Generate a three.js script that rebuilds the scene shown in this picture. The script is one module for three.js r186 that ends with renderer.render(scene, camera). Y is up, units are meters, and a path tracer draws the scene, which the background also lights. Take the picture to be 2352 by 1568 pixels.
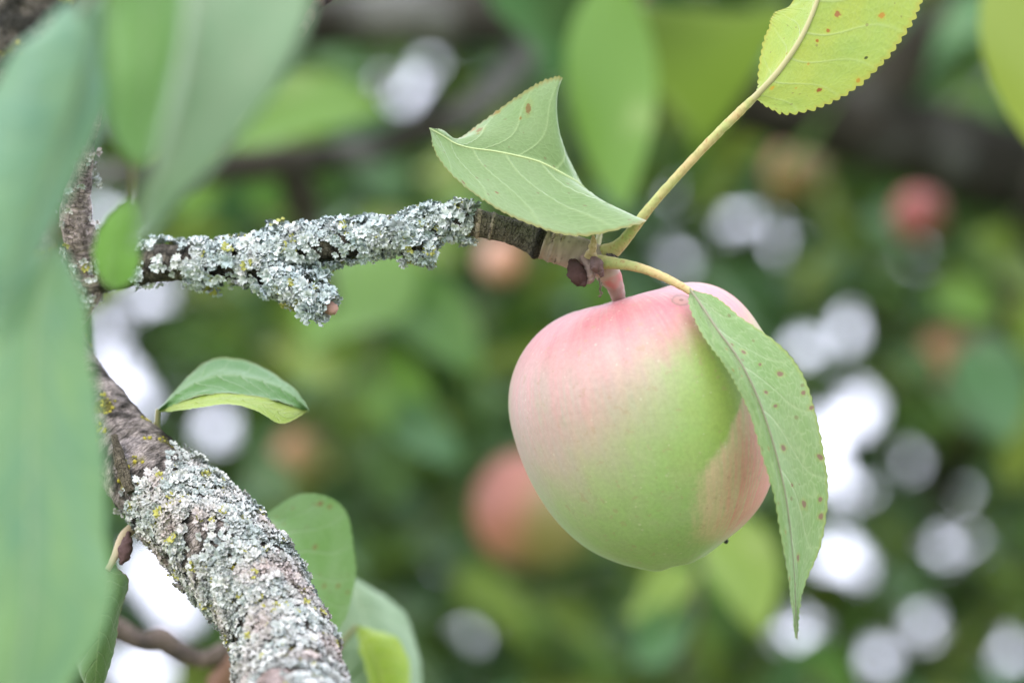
import * as THREE from 'three';
import { ImprovedNoise } from 'three/addons/math/ImprovedNoise.js';
import { mergeGeometries } from 'three/addons/utils/BufferGeometryUtils.js';

// ---------------------------------------------------------------- camera
const scene = new THREE.Scene();
const renderer = new THREE.WebGLRenderer({ antialias: true });
renderer.toneMapping = THREE.LinearToneMapping;
renderer.toneMappingExposure = 3.0;
renderer.shadowMap.enabled = true;

const EYE = new THREE.Vector3(0, 1.55, 0), PITCH = 14 * Math.PI / 180, FOCUS = 0.66, WIDE = 0.403; // WIDE: picture width per metre of depth
const camera = new THREE.PerspectiveCamera(2 * Math.atan(WIDE / 1.5 / 2) * 180 / Math.PI, 1.5, 0.05, 200);
camera.position.copy(EYE);
const FWD = new THREE.Vector3(0, Math.sin(PITCH), -Math.cos(PITCH)), RIGHT = new THREE.Vector3(1, 0, 0), UP = new THREE.Vector3(0, Math.cos(PITCH), Math.sin(PITCH));
camera.lookAt(EYE.clone().add(FWD));
camera.focus = FOCUS;
camera.userData.fStop = 5.4;           // an opening of 16 mm

// ---------------------------------------------------------------- sky and sun (bright overcast)
{
  const w = 64, h = 32, d = new Float32Array(w * h * 4);
  for (let y = 0; y < h; y++) {
    const e = Math.max(0, Math.sin(((y + 0.5) / h - 0.5) * Math.PI)), L = 1.2 * (1 + 0.12 * e) / 1.12;
    for (let x = 0; x < w; x++) d.set([0.90 * L, 0.935 * L, 1.12 * L, 1], (y * w + x) * 4);
  }
  const t = new THREE.DataTexture(d, w, h, THREE.RGBAFormat, THREE.FloatType);
  t.mapping = THREE.EquirectangularReflectionMapping; t.magFilter = THREE.LinearFilter; t.needsUpdate = true;
  scene.background = t; scene.environment = t;
}
const sun = new THREE.DirectionalLight(0xffeed6, 0.7);
sun.position.set(-2.6, 4.6, 3.4); sun.target.position.set(0, 1.7, -0.7);
sun.castShadow = true; sun.shadow.radius = 40; sun.shadow.mapSize.set(2048, 2048);
Object.assign(sun.shadow.camera, { left: -4, right: 4, top: 4, bottom: -4, near: 0.1, far: 20 });
scene.add(sun, sun.target);

// ---------------------------------------------------------------- helpers
const V = (x, y, z) => new THREE.Vector3(x, y, z);
function rng(a) { return () => { a = (a + 0x6d2b79f5) | 0; let t = Math.imul(a ^ (a >>> 15), 1 | a); t = (t + Math.imul(t ^ (t >>> 7), 61 | t)) ^ t; return ((t ^ (t >>> 14)) >>> 0) / 4294967296; }; }
const noise = new ImprovedNoise();
const N3 = (x, y, z) => noise.noise(x + 31.7, y + 17.3, z + 5.1);
const fbm = (x, y, z, o = 4) => { let s = 0, a = 0.5; for (let i = 0; i < o; i++) { s += a * N3(x, y, z); x *= 2.03; y *= 2.03; z *= 2.03; a *= 0.5; } return s; };
const clamp = (x, a = 0, b = 1) => Math.min(b, Math.max(a, x));
const smooth = (a, b, x) => { const t = clamp((x - a) / (b - a)); return t * t * (3 - 2 * t); };
const mix3 = (a, b, t) => [a[0] + (b[0] - a[0]) * t, a[1] + (b[1] - a[1]) * t, a[2] + (b[2] - a[2]) * t];
const toS = (c) => { c = clamp(c); return Math.round(255 * (c <= 0.0031308 ? 12.92 * c : 1.055 * Math.pow(c, 1 / 2.4) - 0.055)); };
// place on the survey drawing (2352 units across) and distance from the eye -> world
const at = (x, y, d) => EYE.clone().addScaledVector(FWD, d).addScaledVector(RIGHT, (x - 1176) / 2352 * WIDE * d).addScaledVector(UP, (784 - y) / 2352 * WIDE * d);
const unit = (d) => WIDE * d / 2352;
const names = new Map();
const numbered = (n) => { const k = names.get(n) ?? 0; names.set(n, k + 1); return k ? n + '_' + String(k).padStart(3, '0') : n; };
function thing(name, label, category, base, group) {
  const o = new THREE.Group(); o.name = numbered(name); o.position.copy(base); o.userData = { label, category };
  if (group) o.userData.group = group;
  scene.add(o); return o;
}
// geometry in world coordinates -> a named mesh under its thing or part
function part(name, geometry, material, parent, label, kind) {
  const origin = V(0, 0, 0); for (let p = parent; p && p !== scene; p = p.parent) origin.add(p.position);
  geometry.translate(-origin.x, -origin.y, -origin.z);
  const m = new THREE.Mesh(geometry, material); m.name = name; m.castShadow = m.receiveShadow = true;
  if (label) m.userData.label = label;
  if (kind) m.userData.kind = kind;
  parent.add(m); return m;
}
function texture(w, h, f, srgb) { // f(x, y) in 0..1, y upwards -> linear rgb or a grey height
  const d = new Uint8Array(w * h * 4);
  for (let y = 0; y < h; y++) for (let x = 0; x < w; x++) {
    const c = f((x + 0.5) / w, (y + 0.5) / h), o = (y * w + x) * 4;
    if (srgb) { d[o] = toS(c[0]); d[o + 1] = toS(c[1]); d[o + 2] = toS(c[2]); } else d[o] = d[o + 1] = d[o + 2] = Math.round(255 * clamp(c));
    d[o + 3] = 255;
  }
  const t = new THREE.DataTexture(d, w, h); t.magFilter = THREE.LinearFilter; t.minFilter = THREE.LinearMipmapLinearFilter; t.generateMipmaps = true;
  t.wrapS = t.wrapT = THREE.RepeatWrapping; if (srgb) t.colorSpace = THREE.SRGBColorSpace; t.needsUpdate = true; return t;
}
function grid(nu, nv, f) { // f(u, v) -> {p, uv, c?}
  const pos = [], uv = [], col = [], idx = [];
  for (let i = 0; i <= nu; i++) for (let j = 0; j <= nv; j++) {
    const r = f(i / nu, j / nv); pos.push(r.p.x, r.p.y, r.p.z); uv.push(...(r.uv ?? [j / nv, i / nu])); if (r.c) col.push(...r.c);
  }
  for (let i = 0; i < nu; i++) for (let j = 0; j < nv; j++) { const a = i * (nv + 1) + j, b = a + nv + 1; idx.push(a, b, a + 1, a + 1, b, b + 1); }
  const g = new THREE.BufferGeometry();
  g.setAttribute('position', new THREE.Float32BufferAttribute(pos, 3)); g.setAttribute('uv', new THREE.Float32BufferAttribute(uv, 2));
  if (col.length) g.setAttribute('color', new THREE.Float32BufferAttribute(col, 3));
  g.setIndex(idx); g.computeVertexNormals(); return g;
}
function sealSeam(g, nu, nv) { // equal normals where a closed ring meets itself
  const n = g.attributes.normal;
  for (let i = 0; i <= nu; i++) { const a = i * (nv + 1), b = a + nv; const v = V(n.getX(a) + n.getX(b), n.getY(a) + n.getY(b), n.getZ(a) + n.getZ(b)).normalize(); n.setXYZ(a, v.x, v.y, v.z); n.setXYZ(b, v.x, v.y, v.z); }
}
// a limb: [x, y, distance, radius (in drawing units)] -> tube with uneven bark; also surf(t, phi)
function limb(pts, o = {}) {
  const P = pts.map((p) => at(p[0], p[1], p[2])), R = pts.map((p) => p[3] * unit(p[2]));
  return tube(P, R, o);
}
function tube(P, R, { nu = 60, nv = 16, bump, color, closed = true } = {}) {
  const curve = new THREE.CatmullRomCurve3(P, false, 'centripetal'), n = P.length - 1;
  const rad = (t) => { const s = t * n, i = Math.min(n - 1, Math.floor(s)), k = s - i; const a = R[Math.max(0, i - 1)], b = R[i], c = R[i + 1], d = R[Math.min(n, i + 2)]; const m1 = (c - a) / 2, m2 = (d - b) / 2, k2 = k * k, k3 = k2 * k; return Math.max(1e-5, (2 * k3 - 3 * k2 + 1) * b + (k3 - 2 * k2 + k) * m1 + (-2 * k3 + 3 * k2) * c + (k3 - k2) * m2); };
  const F = [], M = 200; let nn = V(0, 1, 0);
  for (let i = 0; i <= M; i++) { const p = curve.getPoint(i / M), t = curve.getTangent(i / M); if (i === 0 && Math.abs(t.y) > 0.9) nn.set(1, 0, 0); nn = nn.clone().addScaledVector(t, -nn.dot(t)).normalize(); F.push({ p, t, n: nn, b: t.clone().cross(nn) }); }
  const frame = (t) => { const s = clamp(t) * M, i = Math.min(M - 1, Math.floor(s)), k = s - i, a = F[i], b = F[i + 1]; return { p: a.p.clone().lerp(b.p, k), n: a.n.clone().lerp(b.n, k).normalize(), b: a.b.clone().lerp(b.b, k).normalize(), t: a.t }; };
  const surf = (t, ph) => { const f = frame(t), dir = f.n.clone().multiplyScalar(Math.cos(ph)).addScaledVector(f.b, Math.sin(ph)); const r = rad(t); const p = f.p.clone().addScaledVector(dir, r); if (bump) p.addScaledVector(dir, bump(p, t, ph, r)); return { p, n: dir, t: f.t }; };
  const tilesU = curve.getLength() / 0.016, tilesV = Math.max(2, 2 * Math.round(R.reduce((a, b) => a + b) / R.length * Math.PI / 0.016));
  const g = grid(nu, nv, (u, v) => { const ph = v * Math.PI * 2, s = surf(u, v === 1 ? 0 : ph); return { p: s.p, uv: [v * tilesV, u * tilesU], c: color ? color(s.p, u, v === 1 ? 0 : ph, s.n) : undefined }; });
  sealSeam(g, nu, nv);
  let geo = g;
  if (closed) {
    const caps = [0, 1].map((e) => { const c = frame(e).p, row = []; for (let j = 0; j < nv; j++) row.push(surf(e, j / nv * Math.PI * 2).p); return grid(2, nv, (u, v) => { const q = row[Math.round(v * nv) % nv], p = q.clone().lerp(c, e ? u : 1 - u); return { p, c: color ? color(p, e, v * Math.PI * 2, frame(e).t) : undefined }; }); });
    geo = mergeGeometries([g, ...caps]);
  }
  return { geo, surf, frame, rad };
}

// ---------------------------------------------------------------- leaves
const leafVein = (u, v, k = 8, lean = 0.19) => { // 0..1, how much vein there is at (along u, across v in -1..1)
  const a = Math.abs(v), side = v < 0 ? 0.5 : 0, s = (u - lean * Math.pow(a, 0.85) + 0.018 * Math.sin(7 * a + (v < 0 ? 2 : 0))) * k + side, f = Math.abs(s - Math.round(s)) / k;
  return { mid: Math.exp(-Math.pow(a / 0.022, 2)), side: Math.exp(-Math.pow(f / 0.0055, 2)) * (1 - 0.75 * a) * (u > 0.02 ? 1 : 0) };
};
function cells(x, y, seed) { // distance to the nearest edge of an uneven network
  const ix = Math.floor(x), iy = Math.floor(y); let f1 = 9, f2 = 9;
  for (let j = -1; j <= 1; j++) for (let i = -1; i <= 1; i++) {
    const h = Math.sin((ix + i) * 127.1 + (iy + j) * 311.7 + seed) * 43758.5453, h2 = Math.sin((ix + i) * 269.5 + (iy + j) * 183.3 + seed) * 43758.5453;
    const dx = ix + i + h - Math.floor(h) - x, dy = iy + j + h2 - Math.floor(h2) - y, d = Math.sqrt(dx * dx + dy * dy);
    if (d < f1) { f2 = f1; f1 = d; } else if (d < f2) f2 = d;
  }
  return f2 - f1;
}
function leafMaterial({ base, alt, vein, midrib = vein, spots = [], edge, seed = 1, net = 0.5, gloss = 0.25, through = 0.3, relief = 0.0006, res = 512, k = 8, flecks = 0, slim = 0.3, blotch = 1.1 }) {
  const r = rng(seed * 977), fl = Array.from({ length: flecks }, () => [r(), r() * 2 - 1, 0.002 + r() * 0.004]);
  const height = new Float32Array(res * res * 2);
  const map = texture(res, res * 2, (x, y) => {
    const v = x * 2 - 1, u = y, ve = leafVein(u, v, k), n = cells(v * 16 + 3 * fbm(v * 3, u * 6, seed), u * 34, seed), nn = 1 - smooth(0, 0.22, n);
    const blot = clamp(0.5 + blotch * fbm(v * 2.2, u * 4.5, seed * 3.1)); let c = mix3(base, alt, blot);
    const fine = 1 + 0.16 * fbm(v * 40, u * 80, seed); c = c.map((q) => q * fine);
    c = mix3(c, vein, 0.5 * net * nn); c = mix3(c, vein, 0.75 * ve.side); c = mix3(c, midrib, 0.9 * ve.mid);
    if (edge) { const e = smooth(0.93 + 0.05 * fbm(u * 14, v, seed), 1, Math.abs(v)); c = mix3(c, edge, 0.8 * e); }
    for (const s of spots) { const dx = (v - s[1]) * slim, dy = u - s[0], d = Math.hypot(dx * (s[4] ?? 1), dy) * (1 + 0.4 * N3(dx * 110, dy * 110, s[0] * 50)); const q = 1 - smooth(s[2] * 0.7, s[2] * 1.15, d); if (q > 0) c = mix3(c, s[3], q * 0.9); const halo = 1 - smooth(s[2], s[2] * 2.2, d); if (halo > 0) c = mix3(c, [c[0] * 1.15, c[1] * 0.95, c[2] * 0.7], halo * 0.5); }
    for (const s of fl) { const d = Math.hypot((v - s[1]) * slim, u - s[0]); if (d < s[2]) c = mix3(c, [0.16, 0.09, 0.05], 0.45); }
    height[Math.floor(y * res * 2) * res + Math.floor(x * res)] = 0.5 + 0.1 * fbm(v * 5, u * 10, seed) - 0.42 * ve.side - 0.06 * nn + 0.05 * smooth(0, 0.5, n);
    return c;
  }, true);
  const bumpMap = texture(res, res * 2, (x, y) => height[Math.floor(y * res * 2) * res + Math.floor(x * res)]);
  return new THREE.MeshPhysicalMaterial({ map, bumpMap, bumpScale: relief, roughness: 1, transmission: through, thickness: 0, side: THREE.DoubleSide, clearcoat: gloss, clearcoatRoughness: 0.42, specularIntensity: 0.5 });
}
// a blade between three rails of equal count, [x, y, distance] each; toothed rim, blade bowed between rails
function blade({ left, mid, right, nu = 90, nv = 20, tooth = 0.0006, teeth = 34, bow = 0.002, bowR = bow, wave = 0.0012, seed = 1, toothFrom = 0.05, toothTo = 0.97, leftHalf, round = false }) {
  const H = leftHalf && new THREE.CatmullRomCurve3(leftHalf.map((p) => at(...p)), false, 'centripetal');
  const C = [left, mid, right].map((r) => new THREE.CatmullRomCurve3(r.map((p) => at(...p)), false, 'centripetal'));
  const n = left.length - 1;
  return grid(nu, nv, (u, w) => {
    const v = w * 2 - 1, m = C[1].getPoint(u), e = C[v < 0 ? 0 : 2].getPoint(u), o = C[v < 0 ? 2 : 0].getPoint(u), a = Math.abs(v);
    const t = C[1].getTangent(u), across = e.clone().sub(m), nor = t.clone().cross(v < 0 ? across.clone().negate() : across).normalize();
    const p = H && v < 0 ? m.clone().multiplyScalar((1 - a) * (1 - 2 * a)).addScaledVector(H.getPoint(u), 4 * a * (1 - a)).addScaledVector(e, a * (2 * a - 1)) : m.clone().lerp(e, a);
    p.addScaledVector(nor, (v < 0 ? bow : bowR) * Math.sin(Math.PI * Math.pow(a, 0.8)) * Math.min(1, across.length() / 0.012));
    const ve = leafVein(u, v);
    p.addScaledVector(nor, wave * a * fbm(u * 5 + seed, v * 1.5, seed * 2.7, 3) - 0.0003 * ve.side);
    if (a > 0.8 && u > toothFrom && u < toothTo) { const s = u * teeth, f = s - Math.floor(s), k = (round ? Math.sin(Math.PI * f) : f < 0.7 ? f / 0.7 : (1 - f) / 0.3) * (0.6 + 0.8 * Math.abs(N3(Math.floor(s) * 1.37, seed, v > 0 ? 3 : 7))); p.addScaledVector(across.normalize(), tooth * k * smooth(0.8, 1, a)); }
    return { p, uv: [w, u] };
  });
}
// the raised rib: a fine tube along the middle rail
function rib(mid, r0, r1, side = 1, lift = 0.0002, count = 40) {
  const c = new THREE.CatmullRomCurve3(mid.map((p) => at(...p)), false, 'centripetal'), P = [], R = [];
  for (let i = 0; i <= 12; i++) { P.push(c.getPoint(i / 12).addScaledVector(FWD, -lift * side)); R.push(r0 + (r1 - r0) * Math.pow(i / 12, 0.8)); }
  return tube(P, R, { nu: count, nv: 8 }).geo;
}
function stalk(pts, o = {}) { // downy stalk: fine uneven surface, greener and browner patches in its skin
  const hue = (p) => { const a = fbm(p.x * 160, p.y * 160, p.z * 160, 3), b = fbm(p.x * 900, p.y * 900, p.z * 900, 2); return mix3(mix3([0.72, 0.92, 0.62], [1.0, 0.86, 0.78], clamp(0.5 + 1.8 * a)), [0.62, 0.42, 0.34], 0.8 * smooth(0.12, 0.3, b)).map((q) => q * (1.1 + 0.5 * b)); };
  return limb(pts, { nu: 110, nv: 18, bump: (p) => 0.00022 * fbm(p.x * 700, p.y * 700, p.z * 700, 3), color: hue, ...o }).geo;
}

const plain = (r, g, b, rough = 0.7, extra = {}) => new THREE.MeshPhysicalMaterial({ color: new THREE.Color().setRGB(r, g, b), roughness: rough, ...extra });
const tinted = (rough = 0.9, extra = {}) => new THREE.MeshPhysicalMaterial({ vertexColors: true, roughness: rough, ...extra });
const stalkSkin = (r, g, b) => plain(r, g, b, 0.85, { vertexColors: true, sheen: 0.3, sheenRoughness: 0.5 });
const barkGrain = (x, y) => { const cr = cells(x * 5 + 1.5 * fbm(x * 4, y * 4, 2), y * 11, 9), n = fbm(x * 14, y * 22, 4, 5), f = fbm(x * 60, y * 60, 6, 2); return clamp(0.62 + 0.9 * n + 0.5 * f - 0.45 * (1 - smooth(0, 0.16, cr))); };
const barkMap = texture(512, 512, (x, y) => { const g = 0.18 + 0.82 * barkGrain(x, y); return [g, g * 0.985, g * 0.97]; }, true), barkRelief = texture(512, 512, barkGrain);
for (const m of [barkMap, barkRelief]) m.wrapS = m.wrapT = THREE.MirroredRepeatWrapping;
const barkMat = tinted(0.95, { specularIntensity: 0.3, map: barkMap, bumpMap: barkRelief, bumpScale: 0.0011 });

// ---------------------------------------------------------------- ground
{
  const g = new THREE.PlaneGeometry(120, 120, 1, 1); g.rotateX(-Math.PI / 2);
  const uv = g.attributes.uv; for (let i = 0; i < uv.count; i++) uv.setXY(i, uv.getX(i) * 60, uv.getY(i) * 60);
  const map = texture(256, 256, (x, y) => { const n = fbm(x * 8, y * 8, 1) + 0.7 * fbm(x * 50, y * 50, 3); return mix3([0.10, 0.13, 0.045], [0.26, 0.27, 0.13], clamp(0.5 + n)); }, true);
  const m = new THREE.Mesh(g, new THREE.MeshStandardMaterial({ map, roughness: 1 })); m.name = 'ground'; m.receiveShadow = true; m.userData = { kind: 'structure', label: 'orchard meadow of short pale grass', category: 'ground' }; scene.add(m);
}

// ---------------------------------------------------------------- orchard trees behind: trunk, limbs, leaves
// clear lines of sight between the leaves: [x, y, half width of the opening in drawing units]
const GAPS = [[1695, 500, 46], [1790, 556, 24], [1950, 745, 20], [1975, 955, 56], [1890, 990, 44], [1905, 1090, 40], [1960, 1130, 24], [1925, 1270, 60], [1985, 1310, 20], [2090, 1062, 22], [2192, 1126, 32], [2155, 1256, 30], [2235, 1250, 14],
  [1832, 1452, 46], [2025, 1510, 28], [2322, 1492, 50], [2128, 1440, 11], [1840, 795, 14], [268, 865, 64], [225, 760, 40], [330, 680, 34], [500, 985, 26], [350, 1310, 80], [420, 1400, 50], [300, 1535, 76], [255, 490, 32], [395, 1545, 26], [320, 930, 24], [1060, 130, 16], [1560, 460, 12], [1545, 590, 12], [2110, 590, 14], [1080, 1470, 12], [955, 195, 18], [905, 220, 11], [1000, 150, 10]];
const gapLines = GAPS.map(([x, y, r]) => ({ d: at(x, y, 1).sub(EYE).normalize(), h: 0.42 * r * unit(1) }));
const inGap = (p, size) => { for (const g of gapLines) { const q = p.clone().sub(EYE), l = q.dot(g.d); if (l < 0.9) continue; const dist = q.addScaledVector(g.d, -l).length(); if (dist < 0.007 + g.h * l + size * 0.5) return true; } return false; };

function leafShape(seed, fold, droop, width) { // base at origin, tip along +y, upper side +z, unit length
  const r = rng(seed);
  const k1 = r() * 6, k2 = r() * 0.05;
  return grid(9, 4, (u, w) => { const v = w * 2 - 1, half = width * Math.pow(Math.sin(Math.PI * Math.pow(u * 0.985 + 0.008, 0.82)), 0.85), x = v * half; return { p: V(x + k2 * Math.sin(u * 4), u - 0.12 * droop * u * u, fold * Math.abs(x) - droop * 0.45 * u * u + 0.05 * Math.sin(k1 + u * 7) * v), uv: [w, u] }; });
}
const LEAF = [leafShape(1, 0.35, 0.35, 0.27), leafShape(2, 0.6, 0.6, 0.25), leafShape(3, 0.15, 0.2, 0.3), leafShape(4, 0.2, 0.1, 0.185)];
const TONES = [[0.085, 0.19, 0.032], [0.06, 0.15, 0.05], [0.105, 0.215, 0.024], [0.145, 0.23, 0.025], [0.05, 0.105, 0.025], [0.10, 0.19, 0.085], [0.185, 0.25, 0.03]];
const foliageMat = new THREE.MeshPhysicalMaterial({ color: 0xffffff, roughness: 1, transmission: 0.36, thickness: 0, side: THREE.DoubleSide, clearcoat: 0.45, clearcoatRoughness: 0.3, specularIntensity: 0.5 });
const toneMats = TONES.map((c) => { const m = foliageMat.clone(); m.color.setRGB(...c); return m; });

function crown(tree, seed, dmin, dmax, count, keep, sizes) {
  const r = rng(seed), all = [];
  const half = (d) => WIDE * d / 2;
  while (all.length < count) {
    const d = Math.cbrt(dmin ** 3 + r() * (dmax ** 3 - dmin ** 3)), x = (r() * 2 - 1) * (half(d) * 1.25 + 0.75), y = (r() * 2 - 1) * (half(d) / 1.5 * 1.25 + 0.22) + 0.05;
    const p = EYE.clone().addScaledVector(FWD, d).addScaledVector(RIGHT, x).addScaledVector(UP, y);
    if (fbm(p.x * 3.2, p.y * 3.2, p.z * 3.2 + seed, 3) < -0.1 + 0.12 * (r() - 0.5)) continue;
    const size = sizes[0] + r() * (sizes[1] - sizes[0]);
    const yaw = r() * Math.PI * 2, tip = V(Math.cos(yaw), -0.9 + r() * 1.1, Math.sin(yaw)).normalize();
    const nor = V((r() - 0.5) * 1.3, 1, (r() - 0.5) * 1.3 + 0.35); nor.addScaledVector(tip, -nor.dot(tip)).normalize();
    if (inGap(p.clone().addScaledVector(tip, size * 0.5), size * 0.5)) continue;
    const m = new THREE.Matrix4().makeBasis(tip.clone().cross(nor), tip, nor).scale(V(size, size, size)).setPosition(p);
    const tone = Math.floor(clamp(r() * 7 + 2.5 * fbm(p.x * 2, p.y * 2, p.z * 2), 0, 6.99)), sx = x / half(d), sy = y / half(d) * 1.5;
    all.push({ m, tone, v: Math.floor(r() * 3), k: 0.75 + r() * 0.5, big: Math.abs(sx) < 1 && Math.abs(sy) < 1 ? size / d : 0 });
  }
  all.sort((a, b) => b.big - a.big);
  const inv = new THREE.Matrix4().makeTranslation(-tree.position.x, -tree.position.y, -tree.position.z);
  all.slice(0, keep).forEach((l) => { const m = new THREE.Mesh(LEAF[l.v], toneMats[l.tone]); m.name = 'leaf'; m.castShadow = m.receiveShadow = true; inv.clone().multiply(l.m).decompose(m.position, m.quaternion, m.scale); tree.add(m); });
  for (let v = 0; v < 3; v++) {
    const rest = all.slice(keep).filter((l) => l.v === v), im = new THREE.InstancedMesh(LEAF[v], foliageMat, rest.length), c = new THREE.Color();
    rest.forEach((l, i) => { im.setMatrixAt(i, inv.clone().multiply(l.m)); im.setColorAt(i, c.setRGB(...TONES[l.tone]).multiplyScalar(l.k)); });
    im.name = 'foliage'; im.userData.kind = 'stuff'; im.castShadow = im.receiveShadow = true; tree.add(im);
  }
}
const darkBark = (p) => mix3(mix3([0.03, 0.03, 0.02], [0.11, 0.10, 0.075], clamp(0.5 + 1.3 * fbm(p.x * 40, p.y * 40, p.z * 40))), [0.3, 0.31, 0.28], smooth(0.08, 0.3, fbm(p.x * 9, p.y * 9, p.z * 9, 4)));
const bigBump = (p, t, ph, r) => r * 0.25 * fbm(p.x * 14, p.y * 14, p.z * 14) + 0.002 * fbm(p.x * 120, p.y * 120, p.z * 120);
function tree(label, foot, trunkTop, trunkR, limbs, args) {
  const t = thing('apple_tree', label, 'tree', foot, 'orchard trees in the background');
  const P = [foot.clone().add(V(0, -0.05, 0)), foot.clone().lerp(trunkTop, 0.35).add(V(0.04, 0, 0)), foot.clone().lerp(trunkTop, 0.7).add(V(-0.03, 0, 0.02)), trunkTop];
  part('trunk', tube(P, [trunkR * 1.3, trunkR, trunkR * 0.85, trunkR * 0.6], { nu: 50, nv: 24, bump: bigBump, color: darkBark }).geo, barkMat, t);
  for (const l of limbs) part('limb', limb(l, { nu: 70, nv: 16, bump: bigBump, color: darkBark }).geo, barkMat, t);
  crown(t, ...args);
  return t;
}
const ground0 = (x, d) => { const p = at(x, 784, d); p.y = 0; return p; };
tree('leafy apple tree with dark limbs close behind the pink and green apple', ground0(3300, 2.5), at(3260, 300, 2.5), 0.11,
  [[[3280, 600, 2.5, 80], [2900, 480, 2.1, 90], [2400, 410, 1.85, 100], [2100, 325, 1.75, 95], [1800, 255, 1.7, 80], [1500, 170, 1.7, 66]],
    [[1530, 185, 1.7, 62], [1330, 75, 1.55, 66], [1000, 38, 1.4, 66], [720, 55, 1.4, 58], [500, 120, 1.4, 40]],
    [[1250, 60, 1.45, 38], [1080, 250, 1.42, 34], [900, 325, 1.4, 36], [640, 372, 1.3, 36], [420, 392, 1.3, 34], [200, 405, 1.3, 25]],
    [[660, 372, 1.3, 28], [690, 450, 1.32, 40], [720, 560, 1.36, 28], [760, 700, 1.4, 16]],
    [[1950, 290, 1.72, 60], [2050, 180, 1.72, 64], [2180, 40, 1.72, 62], [2260, -120, 1.72, 60]],
    [[2420, 420, 1.55, 60], [2355, 620, 2.0, 50], [2270, 900, 2.3, 40], [2160, 1160, 2.5, 30]]],
  [11, 1.6, 3.6, 10500, 290, [0.055, 0.095]]);
tree('large dense apple tree farther back, white sky showing between its leaves', ground0(900, 5.2), at(930, 300, 5.2), 0.13,
  [[[930, 330, 5.2, 50], [1100, 100, 5, 30], [1500, -100, 5, 20]], [[930, 500, 5.2, 40], [600, 300, 5, 24], [200, 180, 5, 16]], [[930, 600, 5.2, 40], [1500, 500, 5.1, 26], [2100, 420, 5, 14]]],
  [29, 3.6, 6.8, 36000, 0, [0.075, 0.12]]);

// ---------------------------------------------------------------- blurred leafy shoots between the apple and the trees
function shoot(label, stem, leaves, bladeTones) {
  const base = at(stem[0][0], stem[0][1], stem[0][2]);
  const t = thing('leafy_shoot', label, 'shoot', base);
  part('stem', stalk(stem), plain(0.10, 0.085, 0.06, 0.9), t);
  leaves.forEach(([x0, y0, d0, x1, y1, d1, wd, tone, roll = 0]) => { // base point, tip point, half width, tone, roll about its length
    const a = at(x0, y0, d0), b = at(x1, y1, d1), len = a.distanceTo(b), tip = b.sub(a).normalize();
    const nor = FWD.clone().negate().addScaledVector(UP, 0.6); nor.addScaledVector(tip, -nor.dot(tip)).normalize().applyAxisAngle(tip, roll);
    const m = new THREE.Mesh(LEAF[wd], toneMats[tone]); m.name = 'leaf'; m.castShadow = m.receiveShadow = true;
    new THREE.Matrix4().makeBasis(tip.clone().cross(nor), tip, nor).scale(V(len, len, len)).setPosition(a.sub(t.position)).decompose(m.position, m.quaternion, m.scale);
    t.add(m);
  });
  return t;
}
shoot('blurred shoot hanging broad green leaves between the folded leaf and the stalked yellow leaf', [[1380, -260, 1.32, 14], [1400, -120, 1.18, 12], [1410, -20, 1.18, 10], [1420, 60, 1.18, 6]],
  [[1405, -60, 1.16, 1425, 480, 1.13, 3, 2], [1400, -120, 1.18, 1250, 60, 1.35, 0, 1, 0.4], [1410, -20, 1.18, 1620, 180, 1.4, 0, 3, -0.3]]);
shoot('blurred shoot with a bright yellow-green leaf beside the dark limb', [[2250, -200, 1, 12], [2240, -100, 0.99, 10], [2230, -30, 0.98, 6]], [[2325, -130, 0.98, 2445, 420, 0.96, 3, 6, 0.3]]);
shoot('blurred shoot of green leaves lying along the thin dark limb', [[480, 330, 1.45, 10], [600, 300, 1.4, 9], [760, 250, 1.38, 7], [900, 190, 1.4, 5]],
  [[520, 310, 1.4, 860, 200, 1.35, 0, 2], [600, 300, 1.4, 780, 130, 1.42, 0, 3], [480, 330, 1.45, 420, 520, 1.45, 2, 2], [780, 245, 1.38, 940, 460, 1.42, 2, 5], [560, 330, 1.42, 640, 500, 1.45, 2, 0]]);
shoot('blurred shoot of green leaves below the lichen-covered twig', [[900, 500, 1.6, 10], [880, 640, 1.55, 9], [860, 800, 1.5, 7], [880, 950, 1.5, 5]],
  [[890, 560, 1.55, 720, 780, 1.45, 2, 2], [880, 640, 1.55, 1110, 830, 1.5, 0, 0], [865, 780, 1.5, 640, 860, 1.5, 2, 3], [860, 800, 1.5, 980, 1040, 1.5, 2, 2], [880, 940, 1.5, 1080, 1060, 1.5, 0, 1], [880, 950, 1.5, 900, 1180, 1.5, 0, 4], [890, 560, 1.58, 1000, 700, 1.55, 0, 3]]);
shoot('blurred shoot with a pale yellow-green leaf under the apple', [[1560, 1560, 1.4, 9], [1600, 1420, 1.36, 8], [1610, 1260, 1.35, 6], [1630, 1150, 1.35, 4]],
  [[1660, 1190, 1.35, 1760, 1440, 1.3, 0, 3], [1600, 1400, 1.36, 1430, 1530, 1.38, 0, 1], [1605, 1340, 1.36, 1420, 1400, 1.4, 2, 3]]);
shoot('blurred shoot of dull green leaves around the pale orange apple above the sky gaps', [[2500, 560, 1.8, 10], [2380, 660, 1.75, 9], [2250, 760, 1.7, 8], [2150, 900, 1.7, 5]],
  [[2400, 640, 1.75, 2240, 540, 1.7, 2, 3], [2300, 720, 1.7, 2130, 660, 1.7, 2, 2], [2240, 770, 1.7, 2330, 1010, 1.65, 2, 1], [2150, 890, 1.7, 2060, 780, 1.7, 0, 4], [2160, 880, 1.7, 2330, 1000, 1.7, 2, 5], [2350, 680, 1.72, 2420, 860, 1.7, 2, 3]]);

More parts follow.
